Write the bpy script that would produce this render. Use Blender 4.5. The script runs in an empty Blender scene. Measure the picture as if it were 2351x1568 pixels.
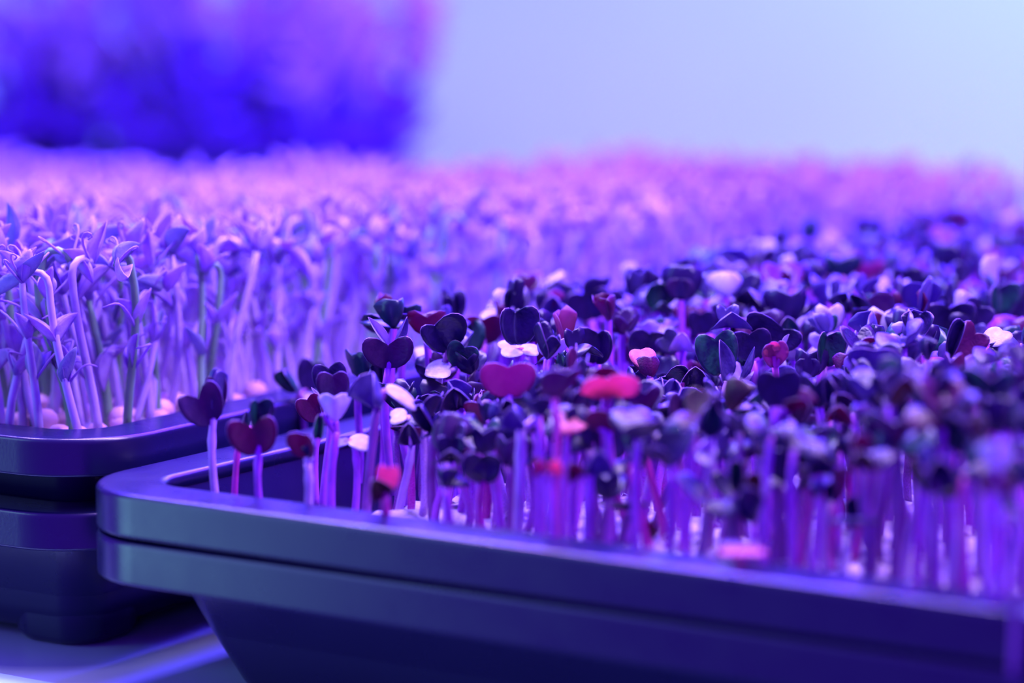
import bpy, math, random
from mathutils import Vector, Matrix

random.seed(7)
R = math.radians
scene = bpy.context.scene
col = scene.collection

# ------------------------------------------------------------------ camera
FPX = 100.0 / 36.0 * 2351.0
PITCH = R(7.62)
CAM_Z = 0.214
cd = bpy.data.cameras.new('camera')
cd.lens = 100.0
cd.sensor_width = 36.0
cd.clip_start = 0.02
cd.clip_end = 50
cd.dof.use_dof = True
cd.dof.focus_distance = 0.862
cd.dof.aperture_fstop = 4.8
cam = bpy.data.objects.new('camera', cd)
col.objects.link(cam)
cam.location = (0, 0, CAM_Z)
cam.rotation_euler = (R(90) - PITCH, 0, 0)
scene.camera = cam
scene.view_settings.view_transform = 'Standard'
scene.view_settings.look = 'None'
scene.view_settings.exposure = 0.8
scene.view_settings.gamma = 1.0
scene.view_settings.use_curve_mapping = False

TH = R(33.0)                                       # the trays stand turned to the camera
FD = Vector((math.cos(TH), -math.sin(TH), 0))      # along the front edges of the trays
SD = Vector((math.sin(TH), math.cos(TH), 0))       # along their sides, away from the camera

# ------------------------------------------------------------------ world and lamps
w = bpy.data.worlds.new('world')
scene.world = w
w.use_nodes = True
bg = w.node_tree.nodes['Background']
bg.inputs[0].default_value = (0.14, 0.02, 1.0, 1)
bg.inputs[1].default_value = 1.15


def area(name, loc, target, sx, sy, power, color, along=None):
    l = bpy.data.lights.new(name, 'AREA')
    l.shape = 'RECTANGLE'
    l.size = sx
    l.size_y = sy
    l.energy = power
    l.color = color
    o = bpy.data.objects.new(name, l)
    col.objects.link(o)
    o.location = loc
    d = (Vector(target) - Vector(loc)).normalized()
    z = -d
    x = Vector(along) if along is not None else Vector((1, 0, 0))
    x = (x - z * x.dot(z)).normalized()
    y = z.cross(x)
    o.matrix_world = Matrix.Translation(loc) @ Matrix((x, y, z)).transposed().to_4x4()
    return o


# rows of grow light diodes over the trays, running along the tray sides
LC = Vector((0.30, 1.50, 0.0))
for off, zz, wd, c, p in ((-0.42, 0.50, 0.14, (0.055, 0.02, 1.0), 24.0), (-0.16, 0.52, 0.02, (1.0, 0.06, 0.40), 1.9), (-0.06, 0.52, 0.10, (0.055, 0.02, 1.0), 26.0),
                          (0.16, 0.52, 0.08, (0.055, 0.02, 1.0), 26.0), (0.30, 0.50, 0.02, (1.0, 0.06, 0.40), 1.1), (-0.26, 0.52, 0.04, (0.36, 0.40, 1.0), 4.4)):
    q = LC + FD * off
    area('grow_lamp', (q.x, q.y, zz), (q.x, q.y, 0), 1.3, wd, p, c, SD)
# a short lamp row across the front of the bench
q = Vector((0.02, 0.86, 0.0))
area('grow_lamp', (q.x, q.y, 0.50), (q.x, q.y, 0), 0.9, 0.025, 6.5, (0.70, 0.50, 1.0), FD)
# unseen fill light, added to brighten the pale wall behind
area('wall_fill', (0.95, 2.25, 0.62), (0.75, 3.0, 0.02), 1.4, 0.15, 10.0, (0.40, 0.64, 1.0))
# the daylight of a window to the left of the camera, then an added fill
area('window_and_fill', (-1.9, 0.60, 0.05), (-0.10, 0.8, 0.06), 0.55, 1.1, 4.6, (0.34, 0.88, 1.0))
area('window_and_fill', (-1.7, 0.50, 1.15), (-0.15, 0.8, 0.0), 0.6, 0.8, 3.2, (0.36, 0.80, 1.0))  # no second window: extra light added higher up to brighten the shelf


# ------------------------------------------------------------------ helpers
def at(px, py, Y):
    """the point at distance Y in front of the camera seen at a pixel of the photograph"""
    u = (px - 1175.5) / FPX
    v = (784.0 - py) / FPX
    d = Vector((u, math.cos(PITCH) + v * math.sin(PITCH), -math.sin(PITCH) + v * math.cos(PITCH)))
    t = Y / d.y
    return Vector((d.x * t, Y, CAM_Z + d.z * t))


def project(p):
    q = Vector((p[0], p[1], p[2] - CAM_Z))
    dep = q.y * math.cos(PITCH) - q.z * math.sin(PITCH)
    up = q.y * math.sin(PITCH) + q.z * math.cos(PITCH)
    return 1175.5 + FPX * q.x / dep, 784.0 - FPX * up / dep


def mesh(name, verts, faces, mats, idx=None, smooth=True):
    me = bpy.data.meshes.new(name)
    me.from_pydata([tuple(v) for v in verts], [], faces)
    for m in (mats if isinstance(mats, (list, tuple)) else [mats]):
        me.materials.append(m)
    if idx is not None:
        me.polygons.foreach_set('material_index', idx)
    if smooth:
        me.polygons.foreach_set('use_smooth', [True] * len(me.polygons))
    me.update()
    return me


def link(name, data, parent=None, mat=None):
    o = bpy.data.objects.new(name, data)
    col.objects.link(o)
    if parent is not None:
        o.parent = parent
    if mat is not None:
        o.matrix_local = mat
    return o


def tag(o, label=None, cat=None, group=None, kind=None):
    for k, v in (('label', label), ('category', cat), ('group', group), ('kind', kind)):
        if v:
            o[k] = v
    return o


def thing(name, loc, label, cat, group=None, rz=0.0):
    o = bpy.data.objects.new(name, None)
    col.objects.link(o)
    o.empty_display_size = 0.01
    o.location = loc
    o.rotation_euler = (0, 0, rz)
    return tag(o, label, cat, group)


# ------------------------------------------------------------------ materials
def mat_new(name):
    m = bpy.data.materials.new(name)
    m.use_nodes = True
    nt = m.node_tree
    b = nt.nodes['Principled BSDF']
    return m, nt, b


def simple(name, c, rough=0.5, spec=0.5, var=0.0, scale=60.0, bump=0.0, bscale=200.0):
    m, nt, b = mat_new(name)
    b.inputs['Base Color'].default_value = (*c, 1)
    b.inputs['Roughness'].default_value = rough
    b.inputs['Specular IOR Level'].default_value = spec
    tc = nt.nodes.new('ShaderNodeTexCoord')
    if var:
        n = nt.nodes.new('ShaderNodeTexNoise')
        n.inputs['Scale'].default_value = scale
        n.inputs['Detail'].default_value = 4
        nt.links.new(tc.outputs['Object'], n.inputs['Vector'])
        r = nt.nodes.new('ShaderNodeValToRGB')
        r.color_ramp.elements[0].position = 0.35
        r.color_ramp.elements[1].position = 0.68
        r.color_ramp.elements[0].color = (*[max(0, x * (1 - var)) for x in c], 1)
        r.color_ramp.elements[1].color = (*[min(1, x * (1 + var)) for x in c], 1)
        nt.links.new(n.outputs['Fac'], r.inputs['Fac'])
        nt.links.new(r.outputs['Color'], b.inputs['Base Color'])
    if bump:
        n2 = nt.nodes.new('ShaderNodeTexNoise')
        n2.inputs['Scale'].default_value = bscale
        n2.inputs['Detail'].default_value = 5
        nt.links.new(tc.outputs['Object'], n2.inputs['Vector'])
        bp = nt.nodes.new('ShaderNodeBump')
        bp.inputs['Strength'].default_value = bump
        bp.inputs['Distance'].default_value = 0.0006
        nt.links.new(n2.outputs['Fac'], bp.inputs['Height'])
        nt.links.new(bp.outputs['Normal'], b.inputs['Normal'])
    return m


def leaf_mat(name, c, c2, trans, tcol, rough=0.4, spec=0.5, scale=3.2):
    """leaf: two tones of pigment, light shines through in the colour tcol"""
    m, nt, b = mat_new(name)
    b.inputs['Roughness'].default_value = rough
    b.inputs['Specular IOR Level'].default_value = spec
    tc = nt.nodes.new('ShaderNodeTexCoord')
    n = nt.nodes.new('ShaderNodeTexNoise')
    n.inputs['Scale'].default_value = scale
    n.inputs['Detail'].default_value = 3
    nt.links.new(tc.outputs['Object'], n.inputs['Vector'])
    r = nt.nodes.new('ShaderNodeValToRGB')
    r.color_ramp.elements[0].position = 0.4
    r.color_ramp.elements[1].position = 0.66
    r.color_ramp.elements[0].color = (*c, 1)
    r.color_ramp.elements[1].color = (*c2, 1)
    nt.links.new(n.outputs['Fac'], r.inputs['Fac'])
    nt.links.new(r.outputs['Color'], b.inputs['Base Color'])
    # fine veins
    vo = nt.nodes.new('ShaderNodeTexVoronoi')
    vo.feature = 'DISTANCE_TO_EDGE'
    vo.inputs['Scale'].default_value = 9
    nt.links.new(tc.outputs['Object'], vo.inputs['Vector'])
    bp = nt.nodes.new('ShaderNodeBump')
    bp.inputs['Strength'].default_value = 0.35
    bp.inputs['Distance'].default_value = 0.0004
    nt.links.new(vo.outputs['Distance'], bp.inputs['Height'])
    nt.links.new(bp.outputs['Normal'], b.inputs['Normal'])
    t = nt.nodes.new('ShaderNodeBsdfTranslucent')
    t.inputs['Color'].default_value = (*tcol, 1)
    mx = nt.nodes.new('ShaderNodeMixShader')
    mx.inputs['Fac'].default_value = trans
    nt.links.new(b.outputs['BSDF'], mx.inputs[1])
    nt.links.new(t.outputs['BSDF'], mx.inputs[2])
    nt.links.new(mx.outputs['Shader'], nt.nodes['Material Output'].inputs['Surface'])
    return m


LEAF = {
    'dark': leaf_mat('leaf_dark_purple', (0.006, 0.002, 0.040), (0.022, 0.006, 0.085), 0.10, (0.06, 0.004, 0.10), 0.34, 0.55),
    'green': leaf_mat('leaf_dark_green', (0.006, 0.007, 0.045), (0.012, 0.09, 0.06), 0.10, (0.04, 0.05, 0.08), 0.32, 0.55),
    'wine': leaf_mat('leaf_wine_red', (0.05, 0.004, 0.055), (0.11, 0.010, 0.085), 0.28, (0.42, 0.01, 0.15), 0.36, 0.5),
    'plum': leaf_mat('leaf_plum', (0.022, 0.008, 0.075), (0.07, 0.025, 0.11), 0.28, (0.28, 0.02, 0.18), 0.36, 0.5),
    'rose': leaf_mat('leaf_rose', (0.16, 0.045, 0.15), (0.26, 0.08, 0.20), 0.45, (0.55, 0.09, 0.28), 0.42, 0.45),
    'coral': leaf_mat('leaf_coral', (0.62, 0.14, 0.24), (0.85, 0.26, 0.36), 0.5, (0.85, 0.20, 0.30), 0.42, 0.45),
    'lilac': leaf_mat('leaf_lilac', (0.04, 0.025, 0.15), (0.12, 0.08, 0.30), 0.22, (0.22, 0.08, 0.42), 0.34, 0.6),
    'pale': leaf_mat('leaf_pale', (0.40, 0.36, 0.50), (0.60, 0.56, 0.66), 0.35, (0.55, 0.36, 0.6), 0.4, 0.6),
    'olive': leaf_mat('leaf_olive', (0.07, 0.025, 0.04), (0.07, 0.075, 0.04), 0.25, (0.25, 0.09, 0.07), 0.42, 0.5),
}
M_EDGE_LIGHT = simple('leaf_edge_light', (0.16, 0.07, 0.24), 0.4, 0.6)  # paler leaf edges: rim light from above put into their colour
M_STEM = {
    'violet': simple('stem_violet', (0.44, 0.07, 0.62), 0.42, 0.5, 0.25, 90),
    'pale': simple('stem_pale', (0.50, 0.28, 0.62), 0.42, 0.5, 0.2, 90),
    'rose': simple('stem_rose', (0.55, 0.03, 0.36), 0.42, 0.5, 0.25, 90),
    'brown': simple('stem_brown', (0.24, 0.05, 0.30), 0.42, 0.5, 0.3, 90),
}
M_HULL = simple('seed_hull', (0.14, 0.02, 0.03), 0.5, 0.4, 0.4, 300)
M_PEA_STEM = simple('pea_stem', (0.48, 0.35, 0.60), 0.45, 0.45, 0.25, 60)
M_PEA_STEM_GREEN = simple('pea_stem_green', (0.16, 0.30, 0.16), 0.45, 0.45, 0.25, 60)
M_PEA_LEAF = leaf_mat('pea_leaf', (0.36, 0.23, 0.58), (0.54, 0.40, 0.74), 0.35, (0.55, 0.26, 0.64), 0.5, 0.4, 3.0)
M_PEA_LEAF2 = leaf_mat('pea_leaf_blue', (0.22, 0.22, 0.42), (0.34, 0.32, 0.52), 0.3, (0.35, 0.3, 0.5), 0.5, 0.4, 3.0)
M_PEA_SEED = simple('pea_seed', (0.62, 0.34, 0.46), 0.5, 0.4, 0.35, 150)
M_MAT = simple('growing_mat', (0.55, 0.45, 0.52), 0.9, 0.2, 0.6, 130, 0.9, 260)
M_ROOT = simple('root_hair', (0.85, 0.78, 0.82), 0.7, 0.3)
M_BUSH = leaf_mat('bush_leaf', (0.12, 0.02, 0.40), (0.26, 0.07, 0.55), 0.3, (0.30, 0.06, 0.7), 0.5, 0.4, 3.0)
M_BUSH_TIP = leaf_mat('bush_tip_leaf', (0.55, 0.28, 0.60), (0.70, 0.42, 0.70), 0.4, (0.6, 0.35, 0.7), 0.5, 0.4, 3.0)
M_BUSH_STEM = simple('bush_stem', (0.20, 0.14, 0.3), 0.5, 0.4)


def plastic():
    m, nt, b = mat_new('black_plastic_blue_cast')
    b.inputs['Base Color'].default_value = (0.004, 0.0035, 0.034, 1)  # navy tint: the blue cast of the lamps put into the black plastic
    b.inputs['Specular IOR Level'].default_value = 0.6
    tc = nt.nodes.new('ShaderNodeTexCoord')
    n = nt.nodes.new('ShaderNodeTexNoise')
    n.inputs['Scale'].default_value = 70
    n.inputs['Detail'].default_value = 6
    nt.links.new(tc.outputs['Object'], n.inputs['Vector'])
    mr = nt.nodes.new('ShaderNodeMapRange')
    mr.inputs['To Min'].default_value = 0.20
    mr.inputs['To Max'].default_value = 0.38
    nt.links.new(n.outputs['Fac'], mr.inputs['Value'])
    nt.links.new(mr.outputs['Result'], b.inputs['Roughness'])
    n2 = nt.nodes.new('ShaderNodeTexNoise')
    n2.inputs['Scale'].default_value = 900
    nt.links.new(tc.outputs['Object'], n2.inputs['Vector'])
    bp = nt.nodes.new('ShaderNodeBump')
    bp.inputs['Strength'].default_value = 0.12
    bp.inputs['Distance'].default_value = 0.0002
    nt.links.new(n2.outputs['Fac'], bp.inputs['Height'])
    nt.links.new(bp.outputs['Normal'], b.inputs['Normal'])
    return m


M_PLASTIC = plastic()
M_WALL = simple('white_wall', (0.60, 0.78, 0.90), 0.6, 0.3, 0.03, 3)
M_SHELF = simple('white_shelf', (0.36, 0.46, 0.50), 0.32, 0.5, 0.08, 12)
M_LIP = simple('shelf_lip_metal', (0.50, 0.85, 0.90), 0.35, 0.6, 0.05, 12)

# ------------------------------------------------------------------ setting: wall, shelf
T_TABLE = 0.0
ws = 4.0
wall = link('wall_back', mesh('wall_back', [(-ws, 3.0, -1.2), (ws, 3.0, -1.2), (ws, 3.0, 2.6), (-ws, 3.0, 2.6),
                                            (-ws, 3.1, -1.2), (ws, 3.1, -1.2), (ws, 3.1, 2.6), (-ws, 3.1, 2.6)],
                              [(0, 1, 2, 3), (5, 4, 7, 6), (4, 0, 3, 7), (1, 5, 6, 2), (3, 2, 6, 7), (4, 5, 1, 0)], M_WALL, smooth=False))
tag(wall, kind='structure')
floor = link('floor', mesh('floor', [(-ws, -2, -0.9), (ws, -2, -0.9), (ws, 3.0, -0.9), (-ws, 3.0, -0.9)], [(0, 1, 2, 3)], simple('grey_floor', (0.35, 0.36, 0.4), 0.5), smooth=False))
tag(floor, kind='structure')

C1 = at(120.5, 1113.8, 1.0)
RIM = 0.064
# outer front left corner of the front tray: the ray of that pixel met with the rim plane
_t = (CAM_Z - RIM) / (CAM_Z - C1.z)
C1 = Vector((C1.x * _t, _t, 0))


def on_plane(px, py, z):
    p = at(px, py, 1.0)
    t = (CAM_Z - z) / (CAM_Z - p.z)
    return Vector((p.x * t, t, z))


def box_pts(o, a, b, x0, x1, y0, y1, z0, z1):
    return [o + a * x + b * y + Vector((0, 0, z)) for z in (z0, z1) for x, y in ((x0, y0), (x1, y0), (x1, y1), (x0, y1))]


BOX_F = [(3, 2, 1, 0), (4, 5, 6, 7), (0, 1, 5, 4), (1, 2, 6, 5), (2, 3, 7, 6), (3, 0, 4, 7)]
shelf = thing('grow_shelf', (C1.x, C1.y, 0), 'pale grey metal shelf board that the black trays stand on', 'shelf')
O = Vector((0, 0, 0))
LIP = (on_plane(20, 1558, 0.0) - C1).dot(SD)
link('shelf_board', mesh('shelf_board', box_pts(O, FD, SD, -0.74, 0.9, LIP, 0.72, -0.02, 0), BOX_F, M_SHELF, smooth=False), shelf)
lipm = link('shelf_lip', mesh('shelf_lip', box_pts(O, FD, SD, -0.74, 0.9, LIP - 0.03, LIP, -0.024, 0.0012), BOX_F, M_LIP, smooth=False), shelf)
shelf2 = thing('plant_shelf', (C1.x, C1.y, 0), 'second pale shelf board far behind, carrying the tall dark plants', 'shelf')
link('shelf_board', mesh('shelf_board', box_pts(O, FD, SD, -1.7, -0.60, 0.95, 1.7, -0.02, 0), BOX_F, M_SHELF, smooth=False), shelf2)
tag(lipm, 'bright pale front edge strip')


# ------------------------------------------------------------------ trays
def rr_outline(lx, ly, inset, rad, n=9):
    """rounded rectangle, corner (0,0) to (lx,ly), moved in by inset"""
    pts = []
    rad = max(rad, 0.002)
    for cx, cy, a0 in ((inset + rad, inset + rad, 180), (lx - inset - rad, inset + rad, 270), (lx - inset - rad, ly - inset - rad, 0), (inset + rad, ly - inset - rad, 90)):
        for k in range(n + 1):
            a = R(a0 + 90.0 * k / n)
            pts.append((cx + rad * math.cos(a), cy + rad * math.sin(a)))
    return pts


def lathe_rr(lx, ly, prof, cap=None):
    """rings of (inset, radius, z) joined to a skin"""
    vs, fs = [], []
    n = None
    for ins, rad, z in prof:
        o = rr_outline(lx, ly, ins, rad)
        n = len(o)
        vs += [(x, y, z) for x, y in o]
    for i in range(len(prof) - 1):
        for j in range(n):
            k = (j + 1) % n
            fs.append((i * n + j, i * n + k, (i + 1) * n + k, (i + 1) * n + j))
    if cap is not None:
        i = cap * n
        fs.append(tuple(i + j for j in range(n)))
    return vs, fs


def tray(corner, ang, lx, ly, zr, zb, rim_h, taper, label, rr=0.030, rim_w=0.019, feet=False, flip=False):
    """rim top at height zr, bottom at zb; corner is its outer front corner; flip: the tray runs to the left of the corner"""
    t = thing('seed_tray', (corner.x, corner.y, zb), label, 'tray', rz=-ang)
    H = zr - zb
    e = 0.0016
    rim = []
    prof = [(0.0014, H - rim_h), (0.0004, H - rim_h + 0.0002), (0.0, H - rim_h + 0.0007), (0.0, H - rim_h + 0.0012), (0.0, H - 1.3 * e), (0.0, H - 1.0 * e)]
    prof += [(e * (1 - math.cos(R(a_))), H - e + e * math.sin(R(a_))) for a_ in (15, 30, 45, 60, 75, 90)]
    prof += [(1.3 * e, H), (rim_w - 1.5 * e, H)]
    prof += [(rim_w - 1.2 * e + 1.2 * e * math.sin(R(a_)), H - 1.2 * e + 1.2 * e * math.cos(R(a_))) for a_ in (0, 22, 45, 68, 90)]
    prof += [(rim_w, H - 2.5 * e), (rim_w - 0.002, H - 4.0 * e), (0.0032, H - 3.0 * e), (0.0026, H - 3.4 * e), (0.0024, H - rim_h), (0.0014, H - rim_h)]
    for ins, z in prof:
        rim.append((ins, rr - ins * (0.85 if ins > 0.01 else 1.0), z))
    v, f = lathe_rr(lx, ly, rim)
    if flip:
        v = [(x - lx, y, z) for x, y, z in v]
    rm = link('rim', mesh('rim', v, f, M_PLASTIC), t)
    rs = rm.modifiers.new('split', 'EDGE_SPLIT')
    rs.split_angle = R(50)
    iw = rim_w - 0.0004
    r0 = 0.012
    ow = 0.022
    body = [(ow, r0, H - rim_h + 0.001), (ow + taper * 0.5, r0, (H - rim_h) * 0.5), (ow + taper * 0.96, r0, 0.004), (ow + taper + 0.001, r0, 0.001), (ow + taper + 0.004, r0, 0.0)]
    if feet:
        body = [(ow, r0, H - rim_h + 0.001), (ow + taper * 0.9, r0, 0.013), (ow + taper + 0.003, r0, 0.006), (ow + taper + 0.006, r0, 0.004)]
    inner = [(ow + taper + 0.006, r0, 0.006), (ow + taper * 0.5, r0, (H - rim_h) * 0.5), (iw + 0.001, r0, H - 0.008), (iw, rr - iw * 0.85, H - 0.004)]
    v, f = lathe_rr(lx, ly, body + inner)
    n = 40
    nb = len(body)
    f = f[:(nb - 1) * n] + f[nb * n:]
    f.append(tuple((nb - 1) * n + j for j in reversed(range(n))))
    f.append(tuple(nb * n + j for j in range(n)))
    # outer top to the underside of the rim
    if flip:
        v = [(x - lx, y, z) for x, y, z in v]
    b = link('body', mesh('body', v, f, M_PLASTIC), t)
    md = b.modifiers.new('split', 'EDGE_SPLIT')
    md.split_angle = R(40)
    if feet:
        for cx, cy in ((0, 0), (1, 0), (1, 1), (0, 1)):
            d = ow + taper + 0.001
            px_ = (d if not cx else lx - d - 0.034) - (lx if flip else 0)
            py_ = d if not cy else ly - d - 0.034
            fp = [(0.0, 0.011, 0.016), (0.0005, 0.011, 0.003), (0.002, 0.011, 0.0008), (0.005, 0.011, 0.0)]
            v, f = lathe_rr(0.034, 0.034, fp, None)
            f.append(tuple(3 * 40 + j for j in reversed(range(40))))
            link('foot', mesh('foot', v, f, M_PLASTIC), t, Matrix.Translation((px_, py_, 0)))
    return t


Z_LOW = RIM - 0.0137
tray(C1, TH, 0.44, 0.56, Z_LOW, 0.0, 0.0128, 0.0135, 'lower black plastic tray under the radish tray, in front')
tray(C1, TH, 0.44, 0.56, RIM, 0.0075, 0.0128, 0.0135, 'upper black plastic tray in front, holding the dark radish seedlings')
# left stack
RIM_L = RIM + 0.0075
ANG_L = R(31.0)
FL = Vector((math.cos(ANG_L), -math.sin(ANG_L), 0))
SL = Vector((math.sin(ANG_L), math.cos(ANG_L), 0))


P1 = on_plane(400, 980, RIM_L)
P2 = on_plane(0, 999, RIM_L)
tt = (P2 - P1).dot(SL)
C2 = P1 + SL * tt
C2.z = 0
tray(C2, ANG_L, 0.30, 0.54, Z_LOW - 0.0015, 0.0, 0.0120, 0.003, 'lower black plastic tray with corner feet under the pea tray', feet=True, flip=True)
tray(C2, ANG_L, 0.30, 0.54, RIM_L, 0.0095, 0.0120, 0.004, 'upper black plastic tray at left, holding the pea shoots', flip=True)
C3 = C2 - FL * 0.325 + SL * 0.02
tray(C3, ANG_L, 0.30, 0.54, RIM_L, 0.0, 0.0120, 0.006, 'black plastic tray of pea shoots beyond the left pea tray', flip=True)


C4 = C2 + SL * 0.565 + FL * 0.025
tray(C4, ANG_L, 0.30, 0.23, RIM_L, 0.0, 0.0120, 0.006, 'short black plastic tray of low peas behind the left pea tray', flip=True)


# ------------------------------------------------------------------ plant shapes
def tube(path, radii, sides=7, cap=True):
    vs, fs = [], []
    n = len(path)
    prev = None
    for i, p in enumerate(path):
        a = path[max(0, i - 1)]
        b = path[min(n - 1, i + 1)]
        d = (b - a).normalized()
        x = prev if prev is not None else Vector((1, 0.1, 0))
        x = (x - d * x.dot(d))
        if x.length < 1e-6:
            x = d.orthogonal()
        x.normalize()
        prev = x
        y = d.cross(x)
        for k in range(sides):
            an = 2 * math.pi * k / sides
            vs.append(p + (x * math.cos(an) + y * math.sin(an)) * radii[i])
    for i in range(n - 1):
        for k in range(sides):
            k2 = (k + 1) % sides
            fs.append((i * sides + k, i * sides + k2, (i + 1) * sides + k2, (i + 1) * sides + k))
    if cap:
        fs.append(tuple(reversed(range(sides))))
        fs.append(tuple((n - 1) * sides + k for k in range(sides)))
    return vs, fs


def bez(ps, n):
    out = []
    for i in range(n):
        t = i / (n - 1)
        q = list(ps)
        while len(q) > 1:
            q = [q[k].lerp(q[k + 1], t) for k in range(len(q) - 1)]
        out.append(q[0])
    return out


def blade(notch=0.2, fold=20, cup=0.15, bend=0.2, wave=0.0, asym=0.0, ovate=False, rows=11, half=4, thick=0.028, seed=0):
    """leaf of width 1 and length about 1, base at the origin, along +y, upper face +z; two lobes with a notch"""
    rng = random.Random(seed)
    ph = rng.uniform(0, 6)
    top = []
    cols = list(range(-half, half + 1))
    for i in range(rows):
        t = 0.012 + 0.976 * i / (rows - 1)
        lm = 1.0 - notch
        for c in cols:
            s = -1 if c < 0 else 1
            ww = abs(c) / half
            k = 1 + asym * s
            if ovate:
                P = ((0, 0), (0.62 * k, 0.10), (0.50 * k, 0.80), (0, 1.0))
            else:
                P = ((0, 0), (0.60 * k, -0.10), (0.72 * k, 1.42 - 0.2 * (1 - min(1, notch / 0.2))), (0, lm))
            b0, b1, b2, b3 = (1 - t) ** 3, 3 * (1 - t) ** 2 * t, 3 * (1 - t) * t * t, t ** 3
            ox = b1 * P[1][0] + b2 * P[2][0]
            oy = b1 * P[1][1] + b2 * P[2][1] + b3 * P[3][1]
            mx, my = 0.0, lm * t if not ovate else t
            x = ww * ox
            y = my + (oy - my) * ww
            fa = R(fold)
            z = x * math.sin(fa) + cup * x * x * 2.0
            x = x * math.cos(fa) * (1 - 0.15 * cup * ww)
            z += wave * math.sin(7 * y + ph + s) * ww
            # bend along the length
            if abs(bend) > 1e-3:
                a = bend * y * 1.6
                rr_ = 1 / (bend * 1.6)
                y, z = (rr_ - z) * math.sin(a), rr_ - (rr_ - z) * math.cos(a)
            top.append(Vector((s * x, y, z)))
    nc = len(cols)
    # normals by neighbours
    nor = []
    for i in range(rows):
        for j in range(nc):
            a = top[i * nc + min(nc - 1, j + 1)] - top[i * nc + max(0, j - 1)]
            b = top[min(rows - 1, i + 1) * nc + j] - top[max(0, i - 1) * nc + j]
            n = a.cross(b)
            nor.append(n.normalized() if n.length > 1e-9 else Vector((0, 0, 1)))
    vs = top + [p - n * thick for p, n in zip(top, nor)]
    N = rows * nc
    fs, idx = [], []
    for i in range(rows - 1):
        for j in range(nc - 1):
            a, b, c_, d = i * nc + j, i * nc + j + 1, (i + 1) * nc + j + 1, (i + 1) * nc + j
            fs.append((a, b, c_, d)); idx.append(0)
            fs.append((N + d, N + c_, N + b, N + a)); idx.append(0)
    ring = [j for j in range(nc)] + [i * nc + nc - 1 for i in range(1, rows)] + [(rows - 1) * nc + j for j in range(nc - 2, -1, -1)] + [i * nc for i in range(rows - 2, 0, -1)]
    for k in range(len(ring)):
        a, b = ring[k], ring[(k + 1) % len(ring)]
        fs.append((b, a, N + a, N + b)); idx.append(1)
    return vs, fs, idx


SHAPES = {
    'heart': dict(notch=0.22, fold=8, cup=0.12, bend=0.15, thick=0.017),
    'deep': dict(notch=0.34, fold=16, cup=0.1, bend=0.2, thick=0.017),
    'split': dict(notch=0.46, fold=14, cup=0.25, bend=0.12, thick=0.017),
    'round': dict(notch=0.07, fold=10, cup=0.25, bend=0.25, thick=0.017),
    'dome': dict(notch=0.12, fold=-28, cup=-0.5, bend=-0.9, thick=0.02),
    'vee': dict(notch=0.30, fold=42, cup=0.0, bend=0.25, thick=0.017),
    'cup': dict(notch=0.15, fold=22, cup=0.75, bend=0.75, thick=0.02),
    'shut': dict(notch=0.2, fold=66, cup=-0.2, bend=0.3, thick=0.02),
    'flap': dict(notch=0.1, fold=12, cup=-0.3, bend=-0.5, thick=0.017),
    'ruffle': dict(notch=0.28, fold=10, cup=0.3, bend=0.4, wave=0.07, thick=0.017),
    'lop': dict(notch=0.3, fold=20, cup=0.1, bend=0.3, asym=0.28, thick=0.017),
    'lop2': dict(notch=0.3, fold=20, cup=0.1, bend=0.3, asym=-0.28, thick=0.017),
    'point': dict(ovate=True, notch=0.0, fold=30, cup=0.2, bend=0.3, thick=0.024),
}
_blades = {}


def blade_mesh(shape, colour):
    k = (shape, colour)
    if k not in _blades:
        kw = dict(SHAPES[shape])
        v, f, i = blade(seed=hash(shape) % 97 if False else len(_blades), **kw)
        _blades[k] = mesh('cotyledon', v, f, [LEAF[colour], M_EDGE_LIGHT], i)
    return _blades[k]


def leaf_matrix(base, tip_dir, normal, W, L):
    t = Vector(tip_dir).normalized()
    n = Vector(normal)
    n = (n - t * n.dot(t))
    if n.length < 1e-4:
        n = t.orthogonal()
    n.normalize()
    x = t.cross(n)
    m = Matrix((x * W, t * L, n * ((W + L) / 2))).transposed().to_4x4()
    m.translation = base
    return m


SUB = RIM - 0.0115


def mm(px, Y):
    return px * Y / FPX


def seedling(top, base_px, Y, leaves, label, stem='violet', rad=0.00115, group=None, sway=None, hull=False):
    """top: pixel where the leaves meet the stem; base_px: pixel column of the foot; leaves: (shape, colour, width_px, length_px, angle in the picture, tilt to the camera, normal, shift_px)"""
    tp = at(top[0], top[1], Y)
    by = at(base_px, 1150, Y)
    base = Vector((by.x, Y + random.uniform(-0.003, 0.003), SUB - 0.002))
    t = thing('radish_seedling', base, label, 'seedling', group)
    l = tp - base
    h = l.z
    sw = sway if sway is not None else random.uniform(-0.08, 0.08)
    path = bez([Vector((0, 0, 0)), Vector((l.x * 0.15 + sw * h * 0.5, l.y * 0.2, h * 0.35)), Vector((l.x * 0.75 + sw * h, l.y, h * 0.7)), l], 10)
    rads = [rad * (1.05 - 0.22 * i / 9 + (0.22 if i in (7,) else 0)) for i in range(10)]
    v, f = tube(path, rads, 8)
    link('stem', mesh('stem', v, f, M_STEM[stem]), t)
    for (shape, colour, wp, lp, ang, tilt, nrm, sh) in leaves:
        a, b = R(ang), R(tilt)
        td = Vector((math.cos(a) * math.cos(b), -math.sin(b), math.sin(a) * math.cos(b)))
        off = Vector((mm(sh[0], Y), mm(sh[2] if len(sh) > 2 else 0, Y), -mm(sh[1], Y)))
        W, L = mm(wp, Y), mm(lp, Y)
        M = leaf_matrix(l + off, td, nrm, W, L)
        link('cotyledon', blade_mesh(shape, colour), t, M)
        if off.length > 0.0012:
            p = bez([l * 0.985, l + off * 0.4, l + off], 5)
            v, f = tube(p, [rad * 0.7] * 5, 6)
            link('petiole', mesh('petiole', v, f, M_STEM[stem]), t)
    return t


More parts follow.
